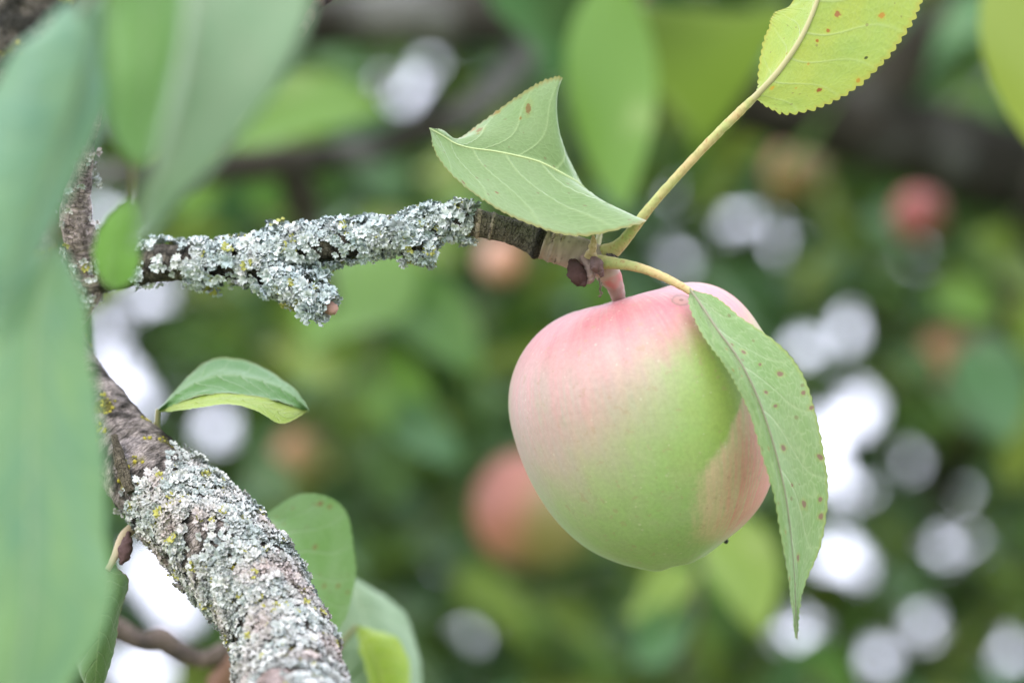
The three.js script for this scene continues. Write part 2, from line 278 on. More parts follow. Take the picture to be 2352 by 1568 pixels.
// ---------------------------------------------------------------- apples in the blur
function plainApple(label, x, y, d, rpx, cols, lean = 0.2) {
  const r = rpx * unit(d), c = at(x, y, d), t = thing('blurred_apple', label, 'apple', c, 'small apples in the blurred background');
  const ax = V(lean, 1, 0.1).normalize(), q = new THREE.Quaternion().setFromUnitVectors(V(0, 1, 0), ax);
  const g = grid(36, 48, (u, v) => { const th = u * Math.PI, ph = v * Math.PI * 2, rr = r * (1 - 0.35 * Math.exp(-th * th / 0.09) - 0.12 * Math.exp(-Math.pow((Math.PI - th) / 0.25, 2)) + 0.05 * Math.cos(th)); const p = V(Math.sin(th) * Math.cos(ph), Math.cos(th) * 1.02, -Math.sin(th) * Math.sin(ph)).multiplyScalar(rr).applyQuaternion(q); const b = smooth(-0.5, 0.6, -p.x / r + 0.4 * p.y / r + 0.5 * fbm(ph * 2, th, x)); return { p: p.add(c), c: mix3(cols[1], cols[0], b) }; });
  part('skin', g, tinted(0.5, { clearcoat: 0.2, clearcoatRoughness: 0.4 }), t);
  const top = c.clone().addScaledVector(ax, r * 0.6);
  part('stem', tube([top, top.clone().addScaledVector(ax, r * 0.45), top.clone().addScaledVector(ax, r * 0.9).add(V(r * 0.15, 0, 0))], [0.0016, 0.0013, 0.002], { nu: 10, nv: 8 }).geo, plain(0.12, 0.08, 0.05), t);
}
const RED = [0.36, 0.13, 0.09], OLIVE = [0.17, 0.15, 0.04], ORANGE = [0.42, 0.2, 0.1];
plainApple('blurred red and olive apple peeking out behind the pink apple', 1222, 1178, 1.6, 138, [RED, OLIVE]);
plainApple('blurred red apple high up beside the hanging green leaf', 1445, 0, 2.2, 66, [[0.45, 0.1, 0.09], RED], 0.1);
plainApple('blurred orange apple between the curled leaf and the spotted leaf', 690, 1052, 2.0, 62, [ORANGE, OLIVE]);
plainApple('blurred orange apple under the dark limb, above a bright pair of sky gaps', 1830, 400, 1.9, 72, [ORANGE, OLIVE]);
plainApple('blurred dark red apple under the dark limb', 2112, 498, 1.9, 62, [[0.4, 0.1, 0.1], [0.3, 0.1, 0.08]]);
plainApple('blurred pale orange apple among dull leaves above the sky gaps', 2180, 830, 2.2, 70, [ORANGE, OLIVE]);
plainApple('blurred pinkish apple low between the lichened twig and the folded leaf', 1150, 600, 1.7, 52, [[0.5, 0.3, 0.24], ORANGE]);

// ---------------------------------------------------------------- lichen
function flake(seed) { // a cushion of short round-ended lobes, rims turned up and tips rolled over
  const r = rng(seed), gs = [];
  for (let k = 0; k < 5; k++) {
    const a = k * 1.26 + (r() - 0.5) * 0.9, len = 0.45 + r() * 0.4, w = 0.24 + r() * 0.14, rise = 0.25 + r() * 0.45, notch = 0.12 + r() * 0.25;
    gs.push(grid(3, 2, (u, q) => { const v = q * 2 - 1, ww = w * [0.45, 0.95, 1, 0.62][Math.round(u * 3)], l = len * u * (1 - notch * u * u * (1 - Math.abs(v))); const x = v * ww; return { p: V(x * Math.cos(a) + l * Math.sin(a), l * Math.cos(a) - x * Math.sin(a), rise * Math.sin(u * 2.3) + 0.16 * v * v * (0.4 + u)) }; }));
  }
  return mergeGeometries(gs);
}
const FLAKES = [flake(3), flake(5), flake(8), flake(13)];
const lichenMat = new THREE.MeshStandardMaterial({ color: 0xffffff, roughness: 1, side: THREE.DoubleSide });
function lichen(parent, tb, seed, count, where, size, cols, t0 = 0, t1 = 1, label) {
  const r = rng(seed), per = FLAKES.map(() => []);
  let tries = 0;
  for (let n = 0; n < count && tries < count * 20; tries++) {
    const t = t0 + r() * (t1 - t0), ph = r() * Math.PI * 2, s = tb.surf(t, ph), w = where(s.p, t, ph, s.n);
    if (r() > w) continue;
    n++;
    const clump = 1.6 * fbm(s.p.x * 200, s.p.y * 200, s.p.z * 200, 3), pit = fbm(s.p.x * 700, s.p.y * 700, s.p.z * 700, 2);
    if (pit < -0.13) continue;
    const tip = V(r() - 0.5, r() - 0.5, r() - 0.5); tip.addScaledVector(s.n, -tip.dot(s.n)).normalize().addScaledVector(s.n, (r() - 0.35) * 0.9).normalize();
    const nor = s.n.clone().addScaledVector(tip, -s.n.dot(tip)).normalize(), k = size * (0.55 + r() * 0.9) * (1 + 0.5 * clump);
    const p = s.p.clone().addScaledVector(s.n, size * (0.05 + 1.1 * Math.max(0, clump) + 0.35 * r()));
    per[Math.floor(r() * FLAKES.length)].push([new THREE.Matrix4().makeBasis(tip.clone().cross(nor), tip, nor).scale(V(k, k, k)).setPosition(p.sub(parent.position)), cols(s.p, r)]);
  }
  per.forEach((list, v) => { const im = new THREE.InstancedMesh(FLAKES[v], lichenMat, list.length), c = new THREE.Color(); list.forEach(([m, col], i) => { im.setMatrixAt(i, m); im.setColorAt(i, c.setRGB(...col)); }); im.name = 'lichen'; im.userData.kind = 'stuff'; if (label) im.userData.label = label; im.castShadow = im.receiveShadow = true; parent.add(im); });
}
const paleLichen = (p, r) => { const n = fbm(p.x * 90, p.y * 90, p.z * 90, 3); let c = mix3([0.27, 0.32, 0.30], [0.58, 0.59, 0.56], r()); c = mix3(c, [0.40, 0.31, 0.28], clamp(n * 2.6 + 0.15) * 0.75); if (r() < 0.035) c = [0.34, 0.33, 0.08]; if (r() < 0.10) c = c.map((q) => q * 0.55); return c; };
const greyLichen = (p, r) => { const n = fbm(p.x * 90, p.y * 90, p.z * 90, 3); let c = mix3([0.25, 0.32, 0.31], [0.57, 0.62, 0.61], r()); c = mix3(c, [0.56, 0.51, 0.44], clamp(n * 1.8) * 0.5); if (r() < 0.04) c = [0.26, 0.27, 0.07]; if (r() < 0.08) c = c.map((q) => q * 0.5); return c; };

// ---------------------------------------------------------------- the thick lichened branch
{
  const barkCol = (p, t, ph) => {
    const n = fbm(p.x * 160, p.y * 160, p.z * 160, 5), ring = fbm(t * 160, ph * 2.2, 3, 3), moss = fbm(p.x * 110 + 9, p.y * 110, p.z * 110, 3);
    let c = mix3([0.07, 0.065, 0.055], [0.6, 0.53, 0.48], clamp(0.45 + 2.0 * n + 1.2 * ring)); if (t > 0.76) c = mix3([0.05, 0.05, 0.04], [0.22, 0.2, 0.16], clamp(0.4 + 2 * n));
    c = mix3(c, [0.21, 0.20, 0.035], 0.85 * smooth(0.16, 0.26, moss));
    return t > 0.76 ? c : mix3(c, [0.5, 0.45, 0.43], smooth(0.16, 0.3, fbm(p.x * 130, p.y * 130 + 40, p.z * 130, 3)) * 0.8);
  };
  const tb = limb([[1000, 2500, 0.50, 120], [800, 1960, 0.56, 118], [712, 1720, 0.60, 114], [668, 1560, 0.635, 110], [628, 1420, 0.65, 100], [545, 1300, 0.66, 108], [440, 1190, 0.67, 104], [340, 1095, 0.68, 96], [250, 1000, 0.69, 88], [165, 890, 0.70, 84], [95, 760, 0.71, 80], [45, 600, 0.72, 78], [20, 420, 0.72, 78], [25, 240, 0.73, 84], [62, 60, 0.735, 92], [110, -90, 0.74, 95], [160, -300, 0.75, 95]],
    { nu: 620, nv: 110, bump: (p, t, ph, r) => 0.0014 * fbm(p.x * 70, p.y * 70, p.z * 70, 3) + 0.0009 * fbm(t * 190, ph * 1.6, 7, 3) + 0.0006 * fbm(p.x * 420, p.y * 420, p.z * 420, 3), color: barkCol });
  const t = thing('lichen_branch', 'thick grey branch crusted with pale lichen, rising beside the blurred front leaves', 'branch', at(712, 1720, 0.60));
  part('bark', tb.geo, barkMat, t);
  const inPatch = (p, tt) => { const n = fbm(p.x * 60, p.y * 60, p.z * 60, 3), m = fbm(p.x * 200, p.y * 200, p.z * 200, 2); return (tt < 0.385 ? clamp(0.7 + 1.7 * n + 1.2 * m, 0.06, 1) : tt < 0.43 ? smooth(0.435, 0.38, tt) * clamp(0.6 + 3 * n) : 0); };
  lichen(t, tb, 41, 13600, inPatch, 0.0015, paleLichen, 0.11, 0.66);
  // yellow moss cushions on the bare upper stretch
  const r = rng(5), mg = new THREE.IcosahedronGeometry(1, 0), moss = [];
  for (let i = 0; i < 9000 && moss.length < 1600; i++) { const s = tb.surf(0.2 + r() * 0.75, r() * Math.PI * 2); if (fbm(s.p.x * 110 + 9, s.p.y * 110, s.p.z * 110, 3) > 0.17) moss.push([s, r()]); }
  const im = new THREE.InstancedMesh(mg, new THREE.MeshStandardMaterial({ color: 0xffffff, roughness: 1 }), moss.length), c = new THREE.Color();
  moss.forEach(([s, k], i) => { const q = 0.00025 + 0.0004 * k; im.setMatrixAt(i, new THREE.Matrix4().makeRotationY(k * 40).scale(V(q, q, q)).setPosition(s.p.clone().sub(t.position))); im.setColorAt(i, c.setRGB(0.2 + 0.1 * k, 0.2 + 0.06 * k, 0.03)); });
  im.name = 'moss'; im.userData.kind = 'stuff'; im.castShadow = im.receiveShadow = true; t.add(im);
  const kn = tube([at(640, 1580, 0.615), at(625, 1590, 0.605), at(612, 1596, 0.598)], [0.005, 0.004, 0.0025], { nu: 30, nv: 30, bump: (p) => 0.0018 * fbm(p.x * 200, p.y * 200, p.z * 200), color: (p) => mix3([0.3, 0.23, 0.2], [0.85, 0.7, 0.64], clamp(0.5 + 1.5 * fbm(p.x * 260, p.y * 260, p.z * 260))) });
  part('knot', kn.geo, barkMat, t, 'pinkish weathered knot on the branch');
  const st = tube([at(300, 1130, 0.665), at(275, 1060, 0.668), at(262, 1000, 0.672)], [0.0012, 0.0017, 0.0008], { nu: 20, nv: 14, bump: (p) => 0.0006 * fbm(p.x * 300, p.y * 300, p.z * 300), color: (p) => mix3([0.1, 0.09, 0.06], [0.32, 0.28, 0.2], clamp(0.5 + 1.4 * fbm(p.x * 300, p.y * 300, p.z * 300))) });
  part('dead_shoot', st.geo, barkMat, t);
}

// ---------------------------------------------------------------- the slim upright twig
{
  const col = (p, t, ph) => mix3([0.12, 0.1, 0.09], [0.75, 0.64, 0.59], clamp(0.5 + 1.2 * fbm(p.x * 240, p.y * 240, p.z * 240, 4)));
  const tb = limb([[96, 760, 0.705, 52], [160, 700, 0.695, 50], [196, 640, 0.688, 46], [190, 570, 0.684, 40], [172, 490, 0.68, 37], [184, 410, 0.676, 26], [203, 345, 0.673, 14], [207, 325, 0.672, 12], [222, 280, 0.67, 8], [246, 215, 0.668, 6], [262, 160, 0.667, 5]], { nu: 200, nv: 40, bump: (p) => 0.0009 * fbm(p.x * 180, p.y * 180, p.z * 180, 4), color: col });
  const t = thing('slim_twig', 'slim pinkish grey twig standing up between the blurred front leaves', 'twig', at(96, 760, 0.705));
  part('bark', tb.geo, barkMat, t);
  lichen(t, tb, 77, 330, (p, tt) => (tt < 0.34 ? clamp(0.25 + 2 * fbm(p.x * 140, p.y * 140, p.z * 140, 2), 0, 1) : 0.03), 0.0016, paleLichen, 0.1, 0.62);
}

// ---------------------------------------------------------------- the fruiting twig with its leaves
const twig = thing('fruiting_twig', 'lichen-covered twig carrying the pink and green apple and three sharp leaves', 'twig', at(210, 640, 0.69));
{
  const isBourse = (t) => smooth(0.70, 0.76, t);
  const col = (p, t, ph) => {
    const n = fbm(p.x * 220, p.y * 220, p.z * 220, 4), ring = fbm(t * 120, ph * 0.6, 1, 3);
    let c = mix3([0.05, 0.047, 0.04], [0.26, 0.24, 0.19], clamp(0.45 + 1.8 * n));
    const b = mix3([0.26, 0.2, 0.165], [0.48, 0.37, 0.3], clamp(0.5 + 0.7 * n + 1.2 * ring));
    c = mix3(c, b.map((q) => q * 1.75), smooth(0.782, 0.79, t)); // younger pinkish-brown wood past the dark collar
    if (t > 0.62 && t <= 0.755) c = mix3(c, [0.3, 0.27, 0.22], 0.5 + 0.45 * clamp(ring * 2));
    c = mix3(c, [0.035, 0.03, 0.026], 0.85 * Math.exp(-Math.pow((t - 0.762 + 0.006 * n) / 0.011, 2)));
    if (Math.abs(t - 0.632) < 0.006 || Math.abs(t - 0.66) < 0.003) c = [0.55, 0.47, 0.38];
    return c;
  };
  const collar = (t) => 0.0011 * Math.exp(-Math.pow((t - 0.762) / 0.012, 2)) + 0.0006 * Math.exp(-Math.pow((t - 0.79) / 0.006, 2)) + 0.0005 * Math.exp(-Math.pow((t - 0.806) / 0.005, 2)) + 0.0005 * Math.exp(-Math.pow((t - 0.632) / 0.006, 2)) + 0.0003 * Math.exp(-Math.pow((t - 0.66) / 0.004, 2));
  const tb = limb([[205, 640, 0.69, 40], [270, 622, 0.688, 42], [345, 606, 0.686, 43], [430, 604, 0.683, 40], [520, 606, 0.68, 38], [620, 580, 0.677, 38], [720, 562, 0.674, 36], [820, 552, 0.671, 33], [920, 538, 0.669, 31], [1010, 514, 0.668, 29], [1090, 512, 0.667, 30], [1160, 526, 0.667, 30], [1225, 550, 0.667, 32], [1290, 570, 0.667, 36], [1345, 588, 0.668, 38], [1385, 600, 0.668, 26], [1396, 604, 0.668, 8]],
    { nu: 520, nv: 64, bump: (p, t, ph) => 0.0007 * fbm(p.x * 120, p.y * 120, p.z * 120, 3) + 0.0004 * fbm(p.x * 500, p.y * 500, p.z * 500, 3) * (1 - 0.6 * smooth(0.78, 0.8, t)) + collar(t), color: col });
  part('bark', tb.geo, barkMat, twig);
  lichen(twig, tb, 91, 3600, (p, t, ph, nr) => { const n = fbm(p.x * 110, p.y * 110, p.z * 110, 3) - 0.22 * smooth(-0.2, -0.8, nr.y); return t < 0.2 ? clamp(0.3 + 2.2 * n, 0.04, 1) : t < 0.57 ? clamp(0.85 + 2.4 * n, 0.08, 1) : t < 0.625 ? clamp(0.35 + 2 * n, 0.04, 0.6) : 0; }, 0.0019, greyLichen, 0.08, 0.86);
  const yw = limb([[1232, 553, 0.667, 34], [1262, 563, 0.667, 36.5], [1300, 574, 0.667, 38.5], [1345, 589, 0.668, 40], [1380, 600, 0.668, 30], [1399, 606, 0.668, 8]], { nu: 120, nv: 48, bump: (p, t, ph) => 0.0005 * fbm(p.x * 150, p.y * 150, p.z * 150, 3) + 0.00035 * Math.exp(-Math.pow((t - 0.12) / 0.025, 2)) + 0.0003 * Math.exp(-Math.pow((t - 0.24 - 0.01 * Math.sin(ph)) / 0.02, 2)) + 0.00012 * fbm(t * 40, ph * 0.8, 2, 3), color: (p, t, ph) => mix3(mix3([0.2, 0.15, 0.12], [0.36, 0.285, 0.235], clamp(0.5 + 1.1 * fbm(p.x * 170, p.y * 170, p.z * 170, 4) + 0.9 * fbm(t * 26, ph * 0.7, 5, 3))), [0.09, 0.07, 0.055], 0.8 * Math.exp(-Math.pow((t - 0.02) / 0.05, 2)) + 0.5 * smooth(0.2, 0.34, fbm(p.x * 700, p.y * 700, p.z * 700, 2))) });
  part('young_wood', yw.geo, tinted(0.75, { specularIntensity: 0.4 }), twig, 'smooth pinkish brown swollen end of the twig');
  // side stub with its cut end
  const sb = limb([[580, 600, 0.676, 36], [640, 640, 0.672, 34], [700, 672, 0.669, 28], [742, 698, 0.667, 19], [766, 712, 0.666, 13]], { nu: 90, nv: 32, bump: (p) => 0.0007 * fbm(p.x * 200, p.y * 200, p.z * 200, 3), color: col });
  const stub = part('side_stub', sb.geo, barkMat, twig);
  lichen(stub.parent, sb, 93, 900, (p, t) => (t < 0.86 ? clamp(0.85 + 1.5 * fbm(p.x * 130, p.y * 130, p.z * 130, 2), 0.2, 1) : 0), 0.0021, greyLichen, 0, 0.9);
  part('stub_end', limb([[752, 704, 0.666, 15], [766, 712, 0.665, 14], [773, 716, 0.665, 9]], { nu: 16, nv: 18, bump: (p) => 0.0006 * fbm(p.x * 500, p.y * 500, p.z * 500) }).geo, plain(0.27, 0.16, 0.12, 0.95), twig, 'reddish brown broken end of the side stub');
  // a hanging lump of lichen under the bend
  const lump = limb([[930, 560, 0.668, 26], [975, 575, 0.667, 24], [1000, 585, 0.667, 14]], { nu: 30, nv: 24, bump: (p) => 0.0008 * fbm(p.x * 200, p.y * 200, p.z * 200), color: col });
  part('bark_lump', lump.geo, barkMat, twig); lichen(twig, lump, 95, 260, () => 1, 0.0019, greyLichen);

  // buds, stipule and stalk scars at the swollen end
  const bud = (pts, m, name, label) => part(name, limb(pts, { nu: 60, nv: 30, bump: (p, t, ph) => 0.0009 * fbm(p.x * 480, p.y * 480, p.z * 480, 3) - 0.0004 * ((t * 4 + 0.5 * Math.cos(ph * 2)) % 1) }).geo, m, twig, label);
  bud([[1318, 600, 0.664, 10], [1322, 622, 0.661, 22], [1334, 642, 0.659, 20], [1345, 655, 0.658, 5]], plain(0.055, 0.03, 0.027, 0.9, { specularIntensity: 0.3 }), 'bud', 'dark reddish bud under the twig end');
  bud([[1345, 590, 0.662, 14], [1358, 618, 0.66, 16], [1356, 640, 0.659, 10], [1346, 652, 0.659, 3]], plain(0.22, 0.15, 0.13, 0.8), 'bud');
  bud([[1366, 595, 0.659, 10], [1372, 610, 0.657, 17], [1380, 626, 0.657, 9], [1384, 636, 0.657, 3]], plain(0.10, 0.055, 0.05, 0.7), 'bud');
  bud([[1358, 590, 0.66, 13], [1362, 568, 0.658, 11], [1364, 550, 0.657, 7], [1362, 540, 0.656, 2]], plain(0.34, 0.26, 0.13, 0.7), 'stipule', 'pale brown thorn-like stipule');
  bud([[1376, 640, 0.659, 3], [1380, 655, 0.658, 4], [1378, 666, 0.658, 4], [1382, 674, 0.658, 4], [1376, 682, 0.658, 3]], plain(0.10, 0.08, 0.05, 0.9), 'withered_bract');
  bud([[1392, 588, 0.664, 10], [1412, 592, 0.664, 8], [1424, 597, 0.664, 3]], plain(0.06, 0.045, 0.04, 0.9), 'bud_scale');

  // --- the folded green leaf above the twig
  const fl = leafMaterial({ base: [0.155, 0.255, 0.085], alt: [0.20, 0.29, 0.125], vein: [0.31, 0.42, 0.19], edge: [0.2, 0.17, 0.035], seed: 4, gloss: 0.22, net: 0.25, relief: 0.0005, flecks: 46, through: 0.42,
    spots: [[0.30, -0.72, 0.013, [0.17, 0.11, 0.02], 0.5], [0.29, -0.55, 0.007, [0.2, 0.17, 0.04]], [0.20, -0.93, 0.018, [0.24, 0.15, 0.03]], [0.24, -0.85, 0.016, [0.25, 0.17, 0.03]], [0.28, -0.92, 0.014, [0.22, 0.16, 0.03]], [0.36, -0.95, 0.012, [0.2, 0.16, 0.03]], [0.47, -0.72, 0.011, [0.14, 0.09, 0.02], 0.45], [0.44, -0.6, 0.006, [0.2, 0.15, 0.04]], [0.22, 0.9, 0.008, [0.15, 0.09, 0.05]], [0.33, 0.7, 0.005, [0.18, 0.11, 0.07]], [0.62, 0.55, 0.004, [0.2, 0.13, 0.09]]] });
  const fold = {
    left: [[986, 293, 0.664], [1018, 300, 0.667], [1046, 318, 0.669], [1098, 286, 0.672], [1170, 236, 0.673], [1235, 194, 0.672], [1287, 177, 0.669], [1280, 205, 0.679], [1276, 280, 0.69], [1310, 390, 0.695], [1378, 520, 0.688]],
    mid: [[986, 294, 0.664], [1025, 316, 0.663], [1060, 336, 0.663], [1110, 343, 0.664], [1175, 355, 0.665], [1240, 372, 0.666], [1308, 408, 0.668], [1338, 428, 0.674], [1352, 454, 0.68], [1366, 500, 0.686], [1378, 522, 0.688]],
    right: [[986, 295, 0.664], [1002, 348, 0.659], [1052, 413, 0.654], [1122, 464, 0.65], [1215, 512, 0.648], [1330, 540, 0.648], [1476, 511, 0.65], [1470, 502, 0.664], [1440, 494, 0.675], [1400, 506, 0.683], [1378, 524, 0.688]],
    leftHalf: [[986, 293.5, 0.664], [1020, 306, 0.664], [1050, 326, 0.665], [1102, 314, 0.667], [1170, 296, 0.668], [1228, 284, 0.668], [1272, 282, 0.667], [1272, 300, 0.676], [1290, 350, 0.685], [1336, 440, 0.691], [1378, 521, 0.688]],
  };
  const lf = part('leaf', blade({ ...fold, nu: 170, nv: 28, teeth: 52, tooth: 0.0009, bow: -0.0008, bowR: 0.0008, wave: 0.0016, seed: 3, toothTo: 0.6 }), fl, twig, 'pale green leaf folded along its midrib, standing above the twig');
  part('midrib', rib(fold.mid, 0.00012, 0.00042, 1, 0.0001), plain(0.36, 0.44, 0.2, 0.7), lf);
  part('petiole', stalk([[1378, 520, 0.688, 6], [1376, 545, 0.68, 7], [1364, 585, 0.672, 9]]), plain(0.3, 0.28, 0.13), lf);

  // --- the yellow-green leaf on its long stalk
  const yl = leafMaterial({ base: [0.265, 0.37, 0.085], alt: [0.33, 0.385, 0.065], vein: [0.36, 0.44, 0.17], midrib: [0.44, 0.43, 0.22], edge: [0.34, 0.33, 0.06], seed: 7, gloss: 0.04, net: 0.3, relief: 0.0004, through: 0.42, flecks: 70, k: 7, slim: 0.34, res: 640,
    spots: [[0.285, 0.74, 0.0108, [0.2, 0.05, 0.02]], [0.475, 0.82, 0.0065, [0.02, 0.035, 0.012]], [0.43, 0.2, 0.0072, [0.26, 0.1, 0.02]], [0.49, 0.25, 0.0086, [0.28, 0.11, 0.03]], [0.56, 0.26, 0.0115, [0.26, 0.1, 0.05]], [0.40, 0.93, 0.0086, [0.34, 0.2, 0.03]], [0.62, 0.7, 0.0115, [0.37, 0.2, 0.04]], [0.13, 0.2, 0.0144, [0.38, 0.28, 0.03]], [0.3, -0.3, 0.0065, [0.28, 0.2, 0.04]], [0.33, 0.3, 0.0058, [0.36, 0.27, 0.06]], [0.22, 0.5, 0.0050, [0.34, 0.24, 0.05]]] });
  const yel = {
    left: [[1734, 220, 0.659], [1742, 190, 0.661], [1752, 118, 0.664], [1774, 58, 0.667], [1786, 32, 0.669], [1822, 14, 0.668], [1850, -110, 0.668], [1925, -230, 0.666], [2015, -330, 0.66]],
    mid: [[1735, 222, 0.658], [1766, 190, 0.656], [1802, 146, 0.655], [1834, 98, 0.654], [1862, 42, 0.654], [1888, -30, 0.654], [1920, -120, 0.654], [1962, -225, 0.655], [2015, -332, 0.66]],
    right: [[1737, 228, 0.657], [1800, 257, 0.656], [1885, 241, 0.655], [1962, 200, 0.655], [2030, 137, 0.655], [2085, 60, 0.656], [2120, -20, 0.657], [2110, -170, 0.658], [2015, -334, 0.66]],
  };
  const ly = part('leaf', blade({ ...yel, nu: 220, nv: 34, teeth: 34, tooth: 0.0011, round: true, bow: 0.0016, bowR: -0.0012, wave: 0.0022, seed: 9, toothFrom: 0.02 }), yl, twig, 'yellow-green leaf with brown spots on a long stalk');
  part('midrib', rib([[1716, 242, 0.6585], ...yel.mid], 0.0011, 0.0003, 1, 0.0003), plain(0.36, 0.335, 0.17, 0.85), ly);
  part('petiole', stalk([[1378, 588, 0.668, 24], [1398, 580, 0.667, 22], [1420, 566, 0.666, 16], [1445, 538, 0.665, 13], [1490, 480, 0.663, 11.5], [1560, 400, 0.661, 10.5], [1650, 305, 0.659, 10.5], [1700, 256, 0.6583, 10.5], [1730, 226, 0.6577, 8]], { nu: 240, nv: 20 }), stalkSkin(0.36, 0.33, 0.16), ly);

  // --- the leaf hanging before the apple
  const SP = [0.19, 0.125, 0.105], rr = rng(66);
  const hl = leafMaterial({ base: [0.175, 0.295, 0.10], alt: [0.235, 0.335, 0.155], vein: [0.34, 0.43, 0.23], midrib: [0.17, 0.17, 0.10], edge: [0.26, 0.33, 0.10], seed: 11, gloss: 0.12, net: 0.8, relief: 0.0005, res: 700, through: 0.32, flecks: 26, k: 7, slim: 0.13,
    spots: [[0.22, 0.2, 0.0054, SP], [0.25, 0.32, 0.0068, SP], [0.30, 0.45, 0.0048, SP], [0.345, 0.68, 0.0075, SP], [0.385, 0.28, 0.0054, SP], [0.43, 0.36, 0.0054, SP], [0.41, 0.9, 0.0054, SP], [0.45, 0.95, 0.0054, SP], [0.53, 0.28, 0.0068, SP], [0.555, 0.93, 0.0068, SP], [0.66, 0.55, 0.0075, SP], [0.65, 0.86, 0.0054, SP], [0.68, 0.9, 0.0061, SP], [0.765, 0.4, 0.0068, SP], [0.62, 0.3, 0.0041, SP], [0.82, 0.2, 0.0041, SP], [0.9, 0.3, 0.0054, SP], [0.96, -0.2, 0.0082, SP],
      ...Array.from({ length: 10 }, () => [0.2 + rr() * 0.7, -0.3 - rr() * 0.6, 0.003 + rr() * 0.003, [0.25, 0.2, 0.1]])] });
  const hang = {
    left: [[1582, 664, 0.652], [1586, 702, 0.648], [1616, 770, 0.643], [1660, 828, 0.640], [1693, 882, 0.639], [1724, 950, 0.639], [1755, 1052, 0.639], [1780, 1140, 0.640], [1797, 1240, 0.641], [1815, 1350, 0.644], [1823, 1410, 0.646], [1832, 1468, 0.648]],
    mid: [[1584, 663, 0.652], [1612, 702, 0.648], [1656, 768, 0.643], [1700, 828, 0.6405], [1731, 890, 0.6395], [1757, 955, 0.6395], [1784, 1045, 0.640], [1804, 1130, 0.641], [1817, 1230, 0.643], [1826, 1340, 0.646], [1828, 1408, 0.647], [1832, 1469, 0.648]],
    right: [[1586, 662, 0.652], [1640, 680, 0.651], [1700, 728, 0.649], [1790, 792, 0.648], [1842, 860, 0.648], [1868, 940, 0.648], [1888, 1040, 0.649], [1899, 1130, 0.650], [1884, 1250, 0.650], [1848, 1345, 0.648], [1834, 1408, 0.647], [1833, 1469, 0.648]],
  };
  const lh = part('leaf', blade({ ...hang, nu: 190, nv: 30, teeth: 46, tooth: 0.0006, bow: 0.0006, bowR: -0.0018, wave: 0.0016, seed: 5 }), hl, twig, 'pale green leaf with purple-brown spots hanging down before the apple');
  part('midrib', rib(hang.mid, 0.00042, 0.00012, 1, 0.00005), plain(0.19, 0.19, 0.12, 0.85), lh);
  part('petiole', stalk([[1362, 600, 0.664, 16], [1385, 602, 0.661, 16], [1420, 605, 0.659, 13], [1470, 615, 0.657, 11], [1520, 634, 0.655, 10], [1560, 654, 0.653, 9], [1590, 672, 0.652, 8]], { nu: 140, nv: 20 }), stalkSkin(0.4, 0.35, 0.18), lh);
}

